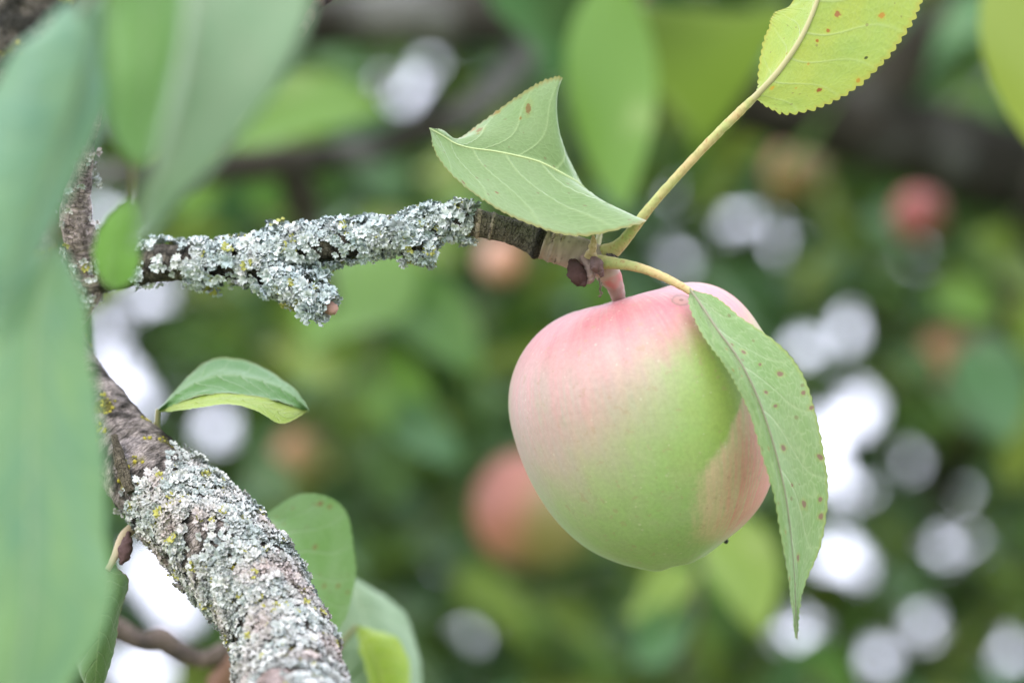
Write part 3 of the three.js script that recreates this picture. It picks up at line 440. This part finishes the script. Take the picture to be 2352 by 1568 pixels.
// ---------------------------------------------------------------- the apple
{
  const D = 0.678, C = at(1485, 985, D), s = unit(D);
  const outline = [[1416, 697], [1470, 682], [1520, 663], [1560, 652], [1600, 649], [1650, 660], [1700, 694], [1738, 742], [1770, 800], [1792, 870], [1800, 950], [1793, 1030], [1772, 1100], [1752, 1150], [1715, 1198], [1668, 1238], [1625, 1270], [1592, 1295], [1545, 1310], [1485, 1309], [1420, 1294], [1350, 1262], [1282, 1203], [1226, 1122], [1190, 1040], [1168, 955], [1168, 895], [1181, 845], [1207, 797], [1250, 752], [1305, 721], [1360, 706]];
  const pol = outline.map(([x, y]) => [x - 1485, 985 - y]);
  const A = Math.atan2(985 - 697, 1416 - 1485); // direction of the stem
  const ring = new THREE.CatmullRomCurve3(pol.map((p) => V(p[0], p[1], 0)), true, 'centripetal').getPoints(720).map((p) => [Math.atan2(p.y, p.x), Math.hypot(p.x, p.y)]);
  const table = new Float32Array(721); // radius against the angle from the stem, clockwise
  for (let i = 0; i <= 720; i++) { const a = A - i / 720 * Math.PI * 2; let best = 9, val = 0; for (const [b, r] of ring) { let d = Math.abs(((b - a) % (2 * Math.PI) + 3 * Math.PI) % (2 * Math.PI) - Math.PI); if (d < best) { best = d; val = r; } } table[i] = val; }
  const soft = table.map((_, i) => { let q = 0; for (let k = -9; k <= 9; k++) q += table[(i + k + 720) % 720]; return q / 19; });
  const edge = (a) => { const x = (((a / (2 * Math.PI)) % 1) + 1) % 1 * 720, i = Math.floor(x); return soft[i] + (soft[(i + 1) % 720] - soft[i]) * (x - i); };
  const ax = RIGHT.clone().multiplyScalar(Math.cos(A)).addScaledVector(UP, Math.sin(A)), pr = RIGHT.clone().multiplyScalar(Math.sin(A)).addScaledVector(UP, -Math.cos(A)), fr = FWD.clone().negate();
  const radius = (th, ph) => { const w = 0.5 + 0.5 * Math.cos(ph); let r = edge(th) * w + edge(-th) * (1 - w); r *= 1 + 0.012 * Math.sin(th) * Math.cos(5 * ph + 1); r -= 78 * (1 - smooth(0, 0.34, th)); const b = Math.PI - th; r -= 30 * (1 - smooth(0.02, 0.2, b)) - 1.5 * Math.cos(5 * ph) * Math.exp(-Math.pow((b - 0.24) / 0.1, 2)); return r * s; };
  const spot = (th, ph) => C.clone().addScaledVector(ax, Math.cos(th) * radius(th, ph)).addScaledVector(pr, Math.sin(th) * Math.cos(ph) * radius(th, ph)).addScaledVector(fr, Math.sin(th) * Math.sin(ph) * radius(th, ph));
  const nu = 150, nv = 220;
  const g = grid(nu, nv, (u, v) => ({ p: spot(u * Math.PI, (v === 1 ? 0 : v) * Math.PI * 2), uv: [v, u] }));
  sealSeam(g, nu, nv);
  // pigment: pink blush, the green print that a leaf left on the skin while it ripened, lenticels, russet flecks, the ringed scab
  const r = rng(17), cellsN = 64, bins = Array.from({ length: cellsN * cellsN }, () => []);
  for (let i = 0; i < 1150; i++) { const th = Math.acos(1 - 2 * r()), ph = r() * Math.PI * 2, big = r(); bins[Math.floor(th / Math.PI * 63.99) * cellsN + Math.floor(ph / 2 / Math.PI * 63.99)].push({ d: V(Math.cos(th), Math.sin(th) * Math.cos(ph), Math.sin(th) * Math.sin(ph)), r: 0.004 + 0.011 * big * big, k: 0.1 + 0.4 * r(), c: r() < 0.12 ? [0.22, 0.15, 0.08] : [0.5, 0.47, 0.36] }); }
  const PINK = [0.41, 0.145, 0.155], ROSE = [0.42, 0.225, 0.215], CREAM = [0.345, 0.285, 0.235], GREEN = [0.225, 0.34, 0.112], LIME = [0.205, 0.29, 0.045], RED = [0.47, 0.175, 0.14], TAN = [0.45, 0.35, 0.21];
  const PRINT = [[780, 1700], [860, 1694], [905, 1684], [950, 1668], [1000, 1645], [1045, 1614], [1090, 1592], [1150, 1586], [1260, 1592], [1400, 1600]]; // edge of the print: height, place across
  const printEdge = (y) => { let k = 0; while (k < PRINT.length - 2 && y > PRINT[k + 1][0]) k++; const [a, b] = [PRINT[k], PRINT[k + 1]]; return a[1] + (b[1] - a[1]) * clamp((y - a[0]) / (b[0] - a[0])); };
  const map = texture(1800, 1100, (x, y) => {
    const th = y * Math.PI, ph = x * Math.PI * 2, R0 = radius(th, ph) / s, X = Math.cos(th) * R0, Y = Math.sin(th) * Math.cos(ph) * R0;
    const ex = 1485 + X * Math.cos(A) + Y * Math.sin(A), ey = 985 - (X * Math.sin(A) - Y * Math.cos(A)); // along the fruit's own width and height
    const dx = Math.cos(th), dy = Math.sin(th) * Math.cos(ph), dz = Math.sin(th) * Math.sin(ph);
    const n1 = fbm(dx * 2.3, dy * 2.3, dz * 2.3, 4), n2 = fbm(dx * 7, dy * 7, dz * 7, 4), fine = fbm(dx * 34, dy * 34, dz * 34, 3), grain = fbm(dx * 110, dy * 110, dz * 110, 2);
    const streak = fbm(Math.cos(ph) * 9, Math.sin(ph) * 9, th * 1.4, 4), thin = fbm(Math.cos(ph) * 34, Math.sin(ph) * 34, th * 3.2, 3); // run from stem to eye
    const front = smooth(-0.15, 0.25, dz), ruffle = 60 * n1 + 55 * n2 + 70 * streak + 55 * thin;
    const top = smooth(880, 690, ey + 0.10 * (ex - 1480) + ruffle), left = smooth(1590, 1240, ex + 0.45 * (ey - 950) + ruffle) * smooth(1270, 1000, ey + 60 * n1);
    let c = mix3(GREEN, CREAM, clamp(0.08 + 0.95 * left + 0.35 * top + 0.3 * n2));
    c = mix3(c, ROSE, clamp(0.5 * left + 0.9 * left * streak + 0.9 * left * thin + 0.3 * left * n2) * smooth(1200, 860, ey));
    c = mix3(c, PINK, clamp(top * (0.9 + 0.6 * thin + 0.5 * n2)));
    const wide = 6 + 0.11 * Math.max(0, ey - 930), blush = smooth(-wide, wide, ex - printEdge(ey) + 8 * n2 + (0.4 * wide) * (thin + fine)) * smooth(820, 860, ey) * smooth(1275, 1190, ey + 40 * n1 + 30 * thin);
    c = mix3(c, LIME, 0.75 * smooth(1470, 1640, ex + 60 * n1 + 40 * n2) * smooth(715, 810, ey + 40 * thin) * smooth(1190, 960, ey) * (1 - blush));
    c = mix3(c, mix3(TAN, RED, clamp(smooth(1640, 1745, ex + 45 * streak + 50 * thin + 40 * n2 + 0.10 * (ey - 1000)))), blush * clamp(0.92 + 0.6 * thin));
    c = mix3(mix3(ROSE, GREEN, clamp(0.5 + 1.2 * n1 - 0.5 * dx)), c, front);
    c = c.map((q) => q * (1 + 0.16 * fine + 0.12 * grain + 0.06 * streak));
    const bi = Math.floor(y * 63.99), bj = Math.floor(x * 63.99);
    for (let i = Math.max(0, bi - 1); i <= Math.min(63, bi + 1); i++) for (let j = -1; j <= 1; j++) for (const q of bins[i * cellsN + (bj + j + cellsN) % cellsN]) { const d = Math.hypot(dx - q.d.x, dy - q.d.y, dz - q.d.z); if (d < q.r) c = mix3(c, q.c, q.k * 0.75 * (1 - smooth(q.r * 0.35, q.r, d))); }
    c = mix3(c, [0.27, 0.2, 0.11], 0.35 * smooth(0.24, 0.36, fbm(dx * 16 + 3, dy * 16, dz * 16, 3))); // russet flecks
    if (dz > 0) { const e = 0.85 * Math.hypot((ex - 1552) / 1.8, (ey - 692)) * (1 + 0.12 * N3(ex * 0.2, ey * 0.2, 1)); c = mix3(c, [0.2, 0.11, 0.075], 0.8 * Math.exp(-Math.pow((e - 9.5) / 2.2, 2))); c = mix3(c, [0.32, 0.17, 0.12], 0.7 * smooth(9, 6, e)); c = mix3(c, [0.17, 0.07, 0.045], 0.8 * smooth(3.2, 1.5, e)); }
    return mix3(c, [0.3, 0.2, 0.09], 0.7 * smooth(0.2, 0.08, th)); // russet in the stem hollow
  }, true);
  const bump = texture(512, 512, (x, y) => 0.5 + 0.5 * fbm(Math.cos(x * 6.2832) * 20, Math.sin(x * 6.2832) * 20, y * 60, 3));
  const t = thing('apple', 'large pink and green apple hanging from the lichened twig behind a spotted leaf', 'apple', C);
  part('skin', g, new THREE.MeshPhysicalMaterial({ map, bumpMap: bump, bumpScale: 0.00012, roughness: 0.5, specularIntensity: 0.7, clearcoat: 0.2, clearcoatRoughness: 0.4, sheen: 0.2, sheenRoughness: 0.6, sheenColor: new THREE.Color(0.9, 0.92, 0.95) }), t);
  const base = C.clone().addScaledVector(ax, 212 * s);
  const P = [base, at(1424, 738, 0.676), at(1421, 690, 0.672), at(1412, 655, 0.668), at(1396, 625, 0.666), at(1380, 600, 0.666)];
  part('stem', tube(P, [0.0019, 0.0018, 0.0018, 0.0024, 0.0034, 0.0038], { nu: 60, nv: 20, bump: (p) => 0.0005 * fbm(p.x * 400, p.y * 400, p.z * 400, 3), color: (p) => mix3(mix3([0.3, 0.2, 0.17], [0.4, 0.33, 0.27], clamp(0.5 + 1.4 * fbm(p.x * 350, p.y * 350, p.z * 350))), [0.45, 0.14, 0.13], smooth(0.12, 0.26, fbm(p.x * 200 + 4, p.y * 200, p.z * 200, 2)) * 0.75) }).geo, tinted(0.7), t, 'thick pinkish stem of the apple');
  // withered sepals at the eye of the fruit
  const eye = C.clone().addScaledVector(ax, -(edge(Math.PI) - 62) * s);
  for (let k = 0; k < 5; k++) { const a = k / 5 * 6.283, o = pr.clone().multiplyScalar(Math.cos(a)).addScaledVector(fr, Math.sin(a)); part('sepal', tube([eye.clone().addScaledVector(o, 0.0012), eye.clone().addScaledVector(o, 0.0024).addScaledVector(ax, -0.0022), eye.clone().addScaledVector(o, 0.0012).addScaledVector(ax, -0.004)], [0.0009, 0.0008, 0.0002], { nu: 10, nv: 8 }).geo, plain(0.06, 0.05, 0.04, 0.95), t); }
  // the dark crumb clinging to the lower right of the skin
  const q = at(1668, 1243, D); part('speck', tube([q.clone().addScaledVector(RIGHT, -0.0006), q, q.clone().addScaledVector(RIGHT, 0.0006).addScaledVector(UP, 0.0003)], [0.0003, 0.0007, 0.0003], { nu: 10, nv: 10, bump: (p) => 0.0003 * fbm(p.x * 2000, p.y * 2000, p.z * 2000) }).geo, plain(0.02, 0.02, 0.02, 0.9), t, 'tiny black speck on the skin');
}

// ---------------------------------------------------------------- leaves beside the thick branch
const midLeaf = leafMaterial({ base: [0.13, 0.26, 0.06], alt: [0.20, 0.32, 0.13], vein: [0.26, 0.36, 0.18], seed: 21, gloss: 0.35, net: 0.2, through: 0.3, res: 256, flecks: 40, spots: Array.from({ length: 26 }, ((r) => () => [0.1 + r() * 0.8, r() * 1.7 - 0.8, 0.005 + r() * 0.006, [0.16, 0.09, 0.04]])(rng(8))) });
const curlLeaf = leafMaterial({ base: [0.075, 0.20, 0.04], alt: [0.10, 0.23, 0.06], vein: [0.17, 0.29, 0.10], edge: [0.3, 0.32, 0.12], seed: 23, gloss: 0.1, net: 0.2, through: 0.4, res: 256 });
const curlUnderLit = leafMaterial({ base: [0.30, 0.40, 0.035], alt: [0.25, 0.37, 0.045], vein: [0.3, 0.36, 0.09], seed: 24, gloss: 0.1, net: 0.2, through: 0.45, res: 256 });  // paler underside, with light shining through the blade put into its yellow
const brownStalk = plain(0.2, 0.2, 0.09, 0.8);
{
  const t = thing('curled_leaf_spur', 'curled dark green leaf with a paler underside coloured as if lit through, standing on the thick branch', 'leaf', at(392, 1060, 0.69));
  const crease = [[364, 943, 0.685], [430, 918, 0.678], [515, 903, 0.676], [600, 912, 0.678], [655, 928, 0.682], [708, 944, 0.688]];
  const upper = { left: [[364, 942, 0.685], [425, 868, 0.70], [500, 826, 0.71], [585, 838, 0.71], [660, 874, 0.702], [709, 942, 0.688]] };
  const up = blade({ left: upper.left, mid: upper.left.map((p, i) => [(p[0] + crease[i][0]) / 2, (p[1] + crease[i][1]) / 2 - 3, (p[2] + crease[i][2]) / 2 - 0.004]), right: crease, nu: 80, nv: 14, teeth: 26, tooth: 0.0005, bow: 0.0004, wave: 0.002, seed: 31 });
  const l = part('leaf', up, curlLeaf, t);
  const low = [[364, 946, 0.685], [430, 941, 0.671], [515, 928, 0.666], [590, 942, 0.668], [644, 970, 0.673], [706, 945, 0.688]];
  part('underside', blade({ left: crease.map((p) => [p[0], p[1] + 1, p[2] + 0.0004]), mid: crease.map((p, i) => [(p[0] + low[i][0]) / 2, (p[1] + low[i][1]) / 2, (p[2] + low[i][2]) / 2]), right: low, nu: 60, nv: 8, teeth: 26, tooth: 0.0006, bow: 0.0002, wave: 0.001, seed: 33 }), curlUnderLit, l, 'paler underside strip, light through the blade put into its yellow-green');
  part('petiole', stalk([[362, 940, 0.685, 6], [360, 975, 0.686, 6], [366, 1010, 0.688, 8], [392, 1062, 0.69, 10]]), brownStalk, l);
}
{
  const t = thing('leafy_spur', 'spur with a green leaf speckled with red-brown dots behind the thick branch', 'leaf', at(560, 1230, 0.71));
  const A = { left: [[600, 1192, 0.715], [588, 1260, 0.712], [598, 1330, 0.712], [640, 1400, 0.714], [700, 1450, 0.718], [760, 1477, 0.722]], mid: [[600, 1190, 0.715], [634, 1212, 0.712], [662, 1290, 0.71], [690, 1370, 0.712], [725, 1432, 0.717], [761, 1477, 0.722]], right: [[600, 1188, 0.715], [695, 1134, 0.722], [788, 1168, 0.726], [813, 1280, 0.726], [803, 1392, 0.724], [762, 1478, 0.722]] };
  const l = part('leaf', blade({ ...A, nu: 70, nv: 18, teeth: 26, tooth: 0.0006, bow: 0.002, bowR: -0.002, wave: 0.002, seed: 41 }), midLeaf, t);
  part('midrib', rib(A.mid, 0.0007, 0.0002, 1, 0.0002), plain(0.22, 0.28, 0.14), l);
  part('petiole', stalk([[540, 1250, 0.70, 9], [570, 1210, 0.71, 8], [602, 1188, 0.715, 7]]), brownStalk, l);
}
{
  const t = thing('leafy_spur', 'spur with a pale grey-green leaf and a small yellow-green leaf low behind the thick branch', 'leaf', at(740, 1640, 0.78));
  const pale = leafMaterial({ base: [0.15, 0.24, 0.12], alt: [0.22, 0.31, 0.18], vein: [0.26, 0.34, 0.2], seed: 51, gloss: 0.45, net: 0.1, res: 128, through: 0.25 });
  const l = part('leaf', blade({ left: [[790, 1322, 0.785], [765, 1400, 0.78], [770, 1480, 0.775], [800, 1560, 0.77], [850, 1640, 0.77], [920, 1720, 0.775]], mid: [[792, 1320, 0.785], [820, 1380, 0.78], [850, 1460, 0.776], [880, 1540, 0.773], [905, 1630, 0.773], [922, 1722, 0.775]], right: [[795, 1318, 0.785], [875, 1362, 0.79], [940, 1436, 0.792], [966, 1530, 0.79], [962, 1630, 0.785], [924, 1724, 0.775]], nu: 50, nv: 14, wave: 0.003, seed: 43 }), pale, t);
  part('petiole', stalk([[735, 1640, 0.78, 8], [745, 1450, 0.785, 7], [792, 1320, 0.785, 6]]), brownStalk, l);
  const l2 = part('leaf', blade({ left: [[815, 1440, 0.765], [835, 1520, 0.76], [860, 1600, 0.758], [900, 1680, 0.76]], mid: [[818, 1438, 0.765], [855, 1500, 0.758], [885, 1590, 0.756], [902, 1682, 0.76]], right: [[822, 1436, 0.765], [905, 1462, 0.766], [942, 1540, 0.765], [905, 1684, 0.76]], nu: 40, nv: 12, wave: 0.002, seed: 45 }), curlUnderLit, t, 'small yellow-green leaf');
  part('petiole', stalk([[735, 1640, 0.78, 8], [770, 1500, 0.772, 7], [818, 1438, 0.765, 6]]), brownStalk, l2);
  part('leaf', blade({ left: [[735, 1640, 0.78], [770, 1560, 0.778], [800, 1510, 0.775], [850, 1500, 0.772]], mid: [[735, 1642, 0.78], [785, 1580, 0.772], [815, 1540, 0.77], [855, 1505, 0.772]], right: [[735, 1645, 0.78], [800, 1610, 0.77], [840, 1570, 0.77], [858, 1510, 0.772]], nu: 30, nv: 10, seed: 46 }), curlLeaf, t, 'dark green leaf');
}

// ---------------------------------------------------------------- thin dark twigs low on the left
{
  const tb = limb([[180, 1400, 0.80, 22], [262, 1440, 0.80, 24], [330, 1474, 0.80, 25], [372, 1468, 0.80, 30], [400, 1492, 0.80, 26], [460, 1512, 0.80, 22], [520, 1498, 0.80, 26], [570, 1470, 0.80, 22], [640, 1430, 0.80, 20]], { nu: 90, nv: 18, bump: (p) => 0.0015 * fbm(p.x * 120, p.y * 120, p.z * 120), color: (p) => mix3([0.1, 0.09, 0.08], [0.36, 0.29, 0.24], clamp(0.5 + 1.3 * fbm(p.x * 150, p.y * 150, p.z * 150))) });
  const t = thing('dark_twig', 'thin dark twig crossing the bright gap behind the thick branch', 'twig', at(180, 1400, 0.80));
  part('bark', tb.geo, barkMat, t);
  const dry = leafMaterial({ base: [0.16, 0.09, 0.06], alt: [0.22, 0.12, 0.08], vein: [0.2, 0.13, 0.08], seed: 61, gloss: 0.1, res: 128 });
  part('leaf', blade({ left: [[560, 1465, 0.80], [520, 1500, 0.80], [480, 1560, 0.80], [470, 1620, 0.80]], mid: [[562, 1466, 0.80], [540, 1510, 0.795], [515, 1570, 0.795], [472, 1622, 0.80]], right: [[564, 1468, 0.80], [570, 1530, 0.80], [550, 1590, 0.80], [474, 1624, 0.80]], nu: 30, nv: 10, wave: 0.004 }), dry, t, 'dry reddish brown leaf');
}
{
  const t = thing('leafy_spur', 'spur with a dark bud and a dark green leaf edge beside the bright gap', 'leaf', at(330, 1190, 0.68));
  part('stem', stalk([[330, 1190, 0.68, 12], [285, 1232, 0.675, 13], [262, 1280, 0.67, 9], [245, 1310, 0.668, 7]]), plain(0.3, 0.25, 0.15), t);
  part('bud', limb([[296, 1222, 0.674, 6], [290, 1250, 0.672, 16], [284, 1278, 0.67, 15], [276, 1296, 0.669, 4]], { nu: 50, nv: 24, bump: (p, t, ph) => 0.0008 * fbm(p.x * 480, p.y * 480, p.z * 480, 3) - 0.0004 * ((t * 4 + 0.5 * Math.cos(ph * 2)) % 1) }).geo, plain(0.06, 0.032, 0.028, 0.9), t);
  const E = leafMaterial({ base: [0.07, 0.14, 0.04], alt: [0.09, 0.17, 0.05], vein: [0.14, 0.22, 0.08], edge: [0.16, 0.1, 0.04], seed: 71, gloss: 0.3, res: 256 });
  part('leaf', blade({ left: [[246, 1300, 0.67], [190, 1360, 0.675], [160, 1450, 0.68], [180, 1540, 0.68], [216, 1620, 0.68]], mid: [[247, 1299, 0.67], [238, 1370, 0.664], [228, 1450, 0.664], [220, 1540, 0.67], [217, 1621, 0.68]], right: [[248, 1298, 0.67], [292, 1325, 0.67], [272, 1420, 0.67], [255, 1520, 0.673], [218, 1622, 0.68]], nu: 50, nv: 14, seed: 47 }), E, t);
}

// ---------------------------------------------------------------- blurred leaves in front, at the left
{
  const t = thing('front_leafy_shoot', 'shoot of big soft blurred green leaves hanging in front of the branch', 'shoot', at(430, -420, 0.54));
  part('stem', stalk([[430, -420, 0.465, 16], [360, -300, 0.460, 15], [290, -180, 0.455, 13], [235, -70, 0.460, 10], [150, 120, 0.485, 9], [130, 400, 0.500, 8], [128, 552, 0.500, 6]]), plain(0.16, 0.13, 0.08), t);
  const F = (o) => leafMaterial({ gloss: 0.18, net: 0.1, res: 256, through: 0.34, relief: 0.0006, ...o });
  const A = F({ base: [0.115, 0.235, 0.15], alt: [0.17, 0.30, 0.165], vein: [0.2, 0.31, 0.16], midrib: [0.26, 0.37, 0.17], seed: 81, blotch: 1.5 });
  part('leaf', blade({ left: [[232, -20, 0.475], [110, 45, 0.477], [20, 140, 0.481], [-60, 300, 0.485], [-90, 480, 0.485], [-40, 740, 0.485]], mid: [[240, -20, 0.475], [212, 90, 0.470], [160, 260, 0.470], [105, 420, 0.475], [45, 580, 0.481], [-38, 742, 0.485]], right: [[248, -20, 0.475], [252, 110, 0.481], [236, 240, 0.483], [172, 410, 0.485], [85, 600, 0.485], [-36, 744, 0.485]], nu: 70, nv: 18, bow: 0.002, bowR: -0.001, wave: 0.003, seed: 51 }), A, t, 'blurred bluish green leaf');
  const B = F({ base: [0.17, 0.275, 0.155], alt: [0.22, 0.315, 0.195], vein: [0.25, 0.32, 0.2], midrib: [0.27, 0.25, 0.18], seed: 83, blotch: 1.5 });  // sky sheen on this side of the leaf is painted into the pale colour
  part('leaf', blade({ left: [[396, -320, 0.445], [420, -150, 0.44], [416, 20, 0.437], [392, 210, 0.438], [358, 360, 0.445], [334, 440, 0.457], [316, 505, 0.467], [298, 574, 0.474]], mid: [[402, -322, 0.445], [450, -150, 0.434], [442, 20, 0.431], [412, 210, 0.433], [370, 360, 0.441], [341, 440, 0.453], [320, 505, 0.465], [299, 575, 0.474]], right: [[404, -324, 0.445], [640, -190, 0.437], [712, -10, 0.435], [640, 185, 0.437], [505, 362, 0.445], [415, 462, 0.455], [350, 530, 0.465], [300, 576, 0.474]], nu: 80, nv: 20, bow: 0.0002, bowR: -0.0015, wave: 0.003, seed: 53 }), B, t, 'blurred green leaf with sky sheen put into its pale colour, tapering down to the twig');
  const B2 = F({ base: [0.14, 0.28, 0.075], alt: [0.16, 0.30, 0.10], vein: [0.2, 0.3, 0.14], seed: 89, gloss: 0.12, through: 0.42 });  // left half built as its own leaf, light through it painted as deeper green
  part('leaf', blade({ left: [[330, -300, 0.47], [262, -150, 0.47], [236, 20, 0.472], [240, 170, 0.476], [262, 290, 0.482], [308, 386, 0.488]], mid: [[340, -300, 0.47], [345, -150, 0.464], [340, 20, 0.464], [335, 170, 0.468], [325, 290, 0.478], [310, 387, 0.488]], right: [[350, -300, 0.47], [450, -150, 0.468], [455, 20, 0.468], [425, 190, 0.472], [385, 310, 0.48], [312, 388, 0.488]], nu: 60, nv: 16, wave: 0.003, seed: 59 }), B2, t, 'blurred left half of the pale leaf, light through it put into its deeper green');
  const Cc = F({ base: [0.175, 0.295, 0.10], alt: [0.105, 0.22, 0.125], vein: [0.2, 0.3, 0.13], midrib: [0.26, 0.36, 0.18], seed: 85, blotch: 0.9 });
  part('leaf', blade({ left: [[126, 552, 0.500], [-10, 690, 0.495], [-90, 900, 0.490], [-120, 1150, 0.485], [-110, 1420, 0.480], [-20, 1800, 0.475]], mid: [[130, 550, 0.500], [84, 720, 0.491], [72, 930, 0.485], [70, 1150, 0.480], [62, 1420, 0.477], [-15, 1802, 0.475]], right: [[136, 549, 0.500], [196, 700, 0.503], [218, 920, 0.500], [238, 1150, 0.497], [246, 1400, 0.493], [-10, 1804, 0.475]], nu: 80, nv: 20, bow: 0.002, bowR: -0.001, wave: 0.003, seed: 55 }), Cc, t, 'blurred long light green leaf');
  const Dm = F({ base: [0.12, 0.26, 0.04], alt: [0.13, 0.27, 0.05], vein: [0.16, 0.28, 0.08], seed: 87, gloss: 0.05 });
  const ld = part('leaf', blade({ left: [[300, 450, 0.55], [246, 500, 0.55], [218, 560, 0.55], [222, 620, 0.55], [252, 664, 0.55]], mid: [[302, 450, 0.55], [280, 510, 0.549], [266, 565, 0.549], [260, 620, 0.549], [256, 665, 0.55]], right: [[304, 450, 0.55], [320, 520, 0.55], [318, 580, 0.55], [304, 640, 0.55], [260, 666, 0.55]], nu: 40, nv: 12, bow: 0, wave: 0.001, seed: 57 }), Dm, t, 'small mid-green leaf');
  part('petiole', stalk([[302, 452, 0.55, 5], [300, 300, 0.51, 6], [230, -50, 0.465, 7]]), brownStalk, ld);
}
// a thin dark twig behind the pale blurred leaf at the top
{
  const tb = limb([[690, 75, 0.66, 12], [705, 50, 0.67, 12], [725, 15, 0.68, 13], [755, -15, 0.69, 15], [800, -80, 0.70, 16], [860, -200, 0.72, 18]], { nu: 40, nv: 12, bump: (p) => 0.0006 * fbm(p.x * 200, p.y * 200, p.z * 200), color: (p) => mix3([0.05, 0.03, 0.028], [0.17, 0.11, 0.09], clamp(0.5 + 1.3 * fbm(p.x * 200, p.y * 200, p.z * 200))) });
  const t = thing('dark_twig', 'short reddish dark twig beside the edge of the pale blurred leaf', 'twig', at(860, -200, 0.72));
  part('bark', tb.geo, barkMat, t);
}

renderer.render(scene, camera);
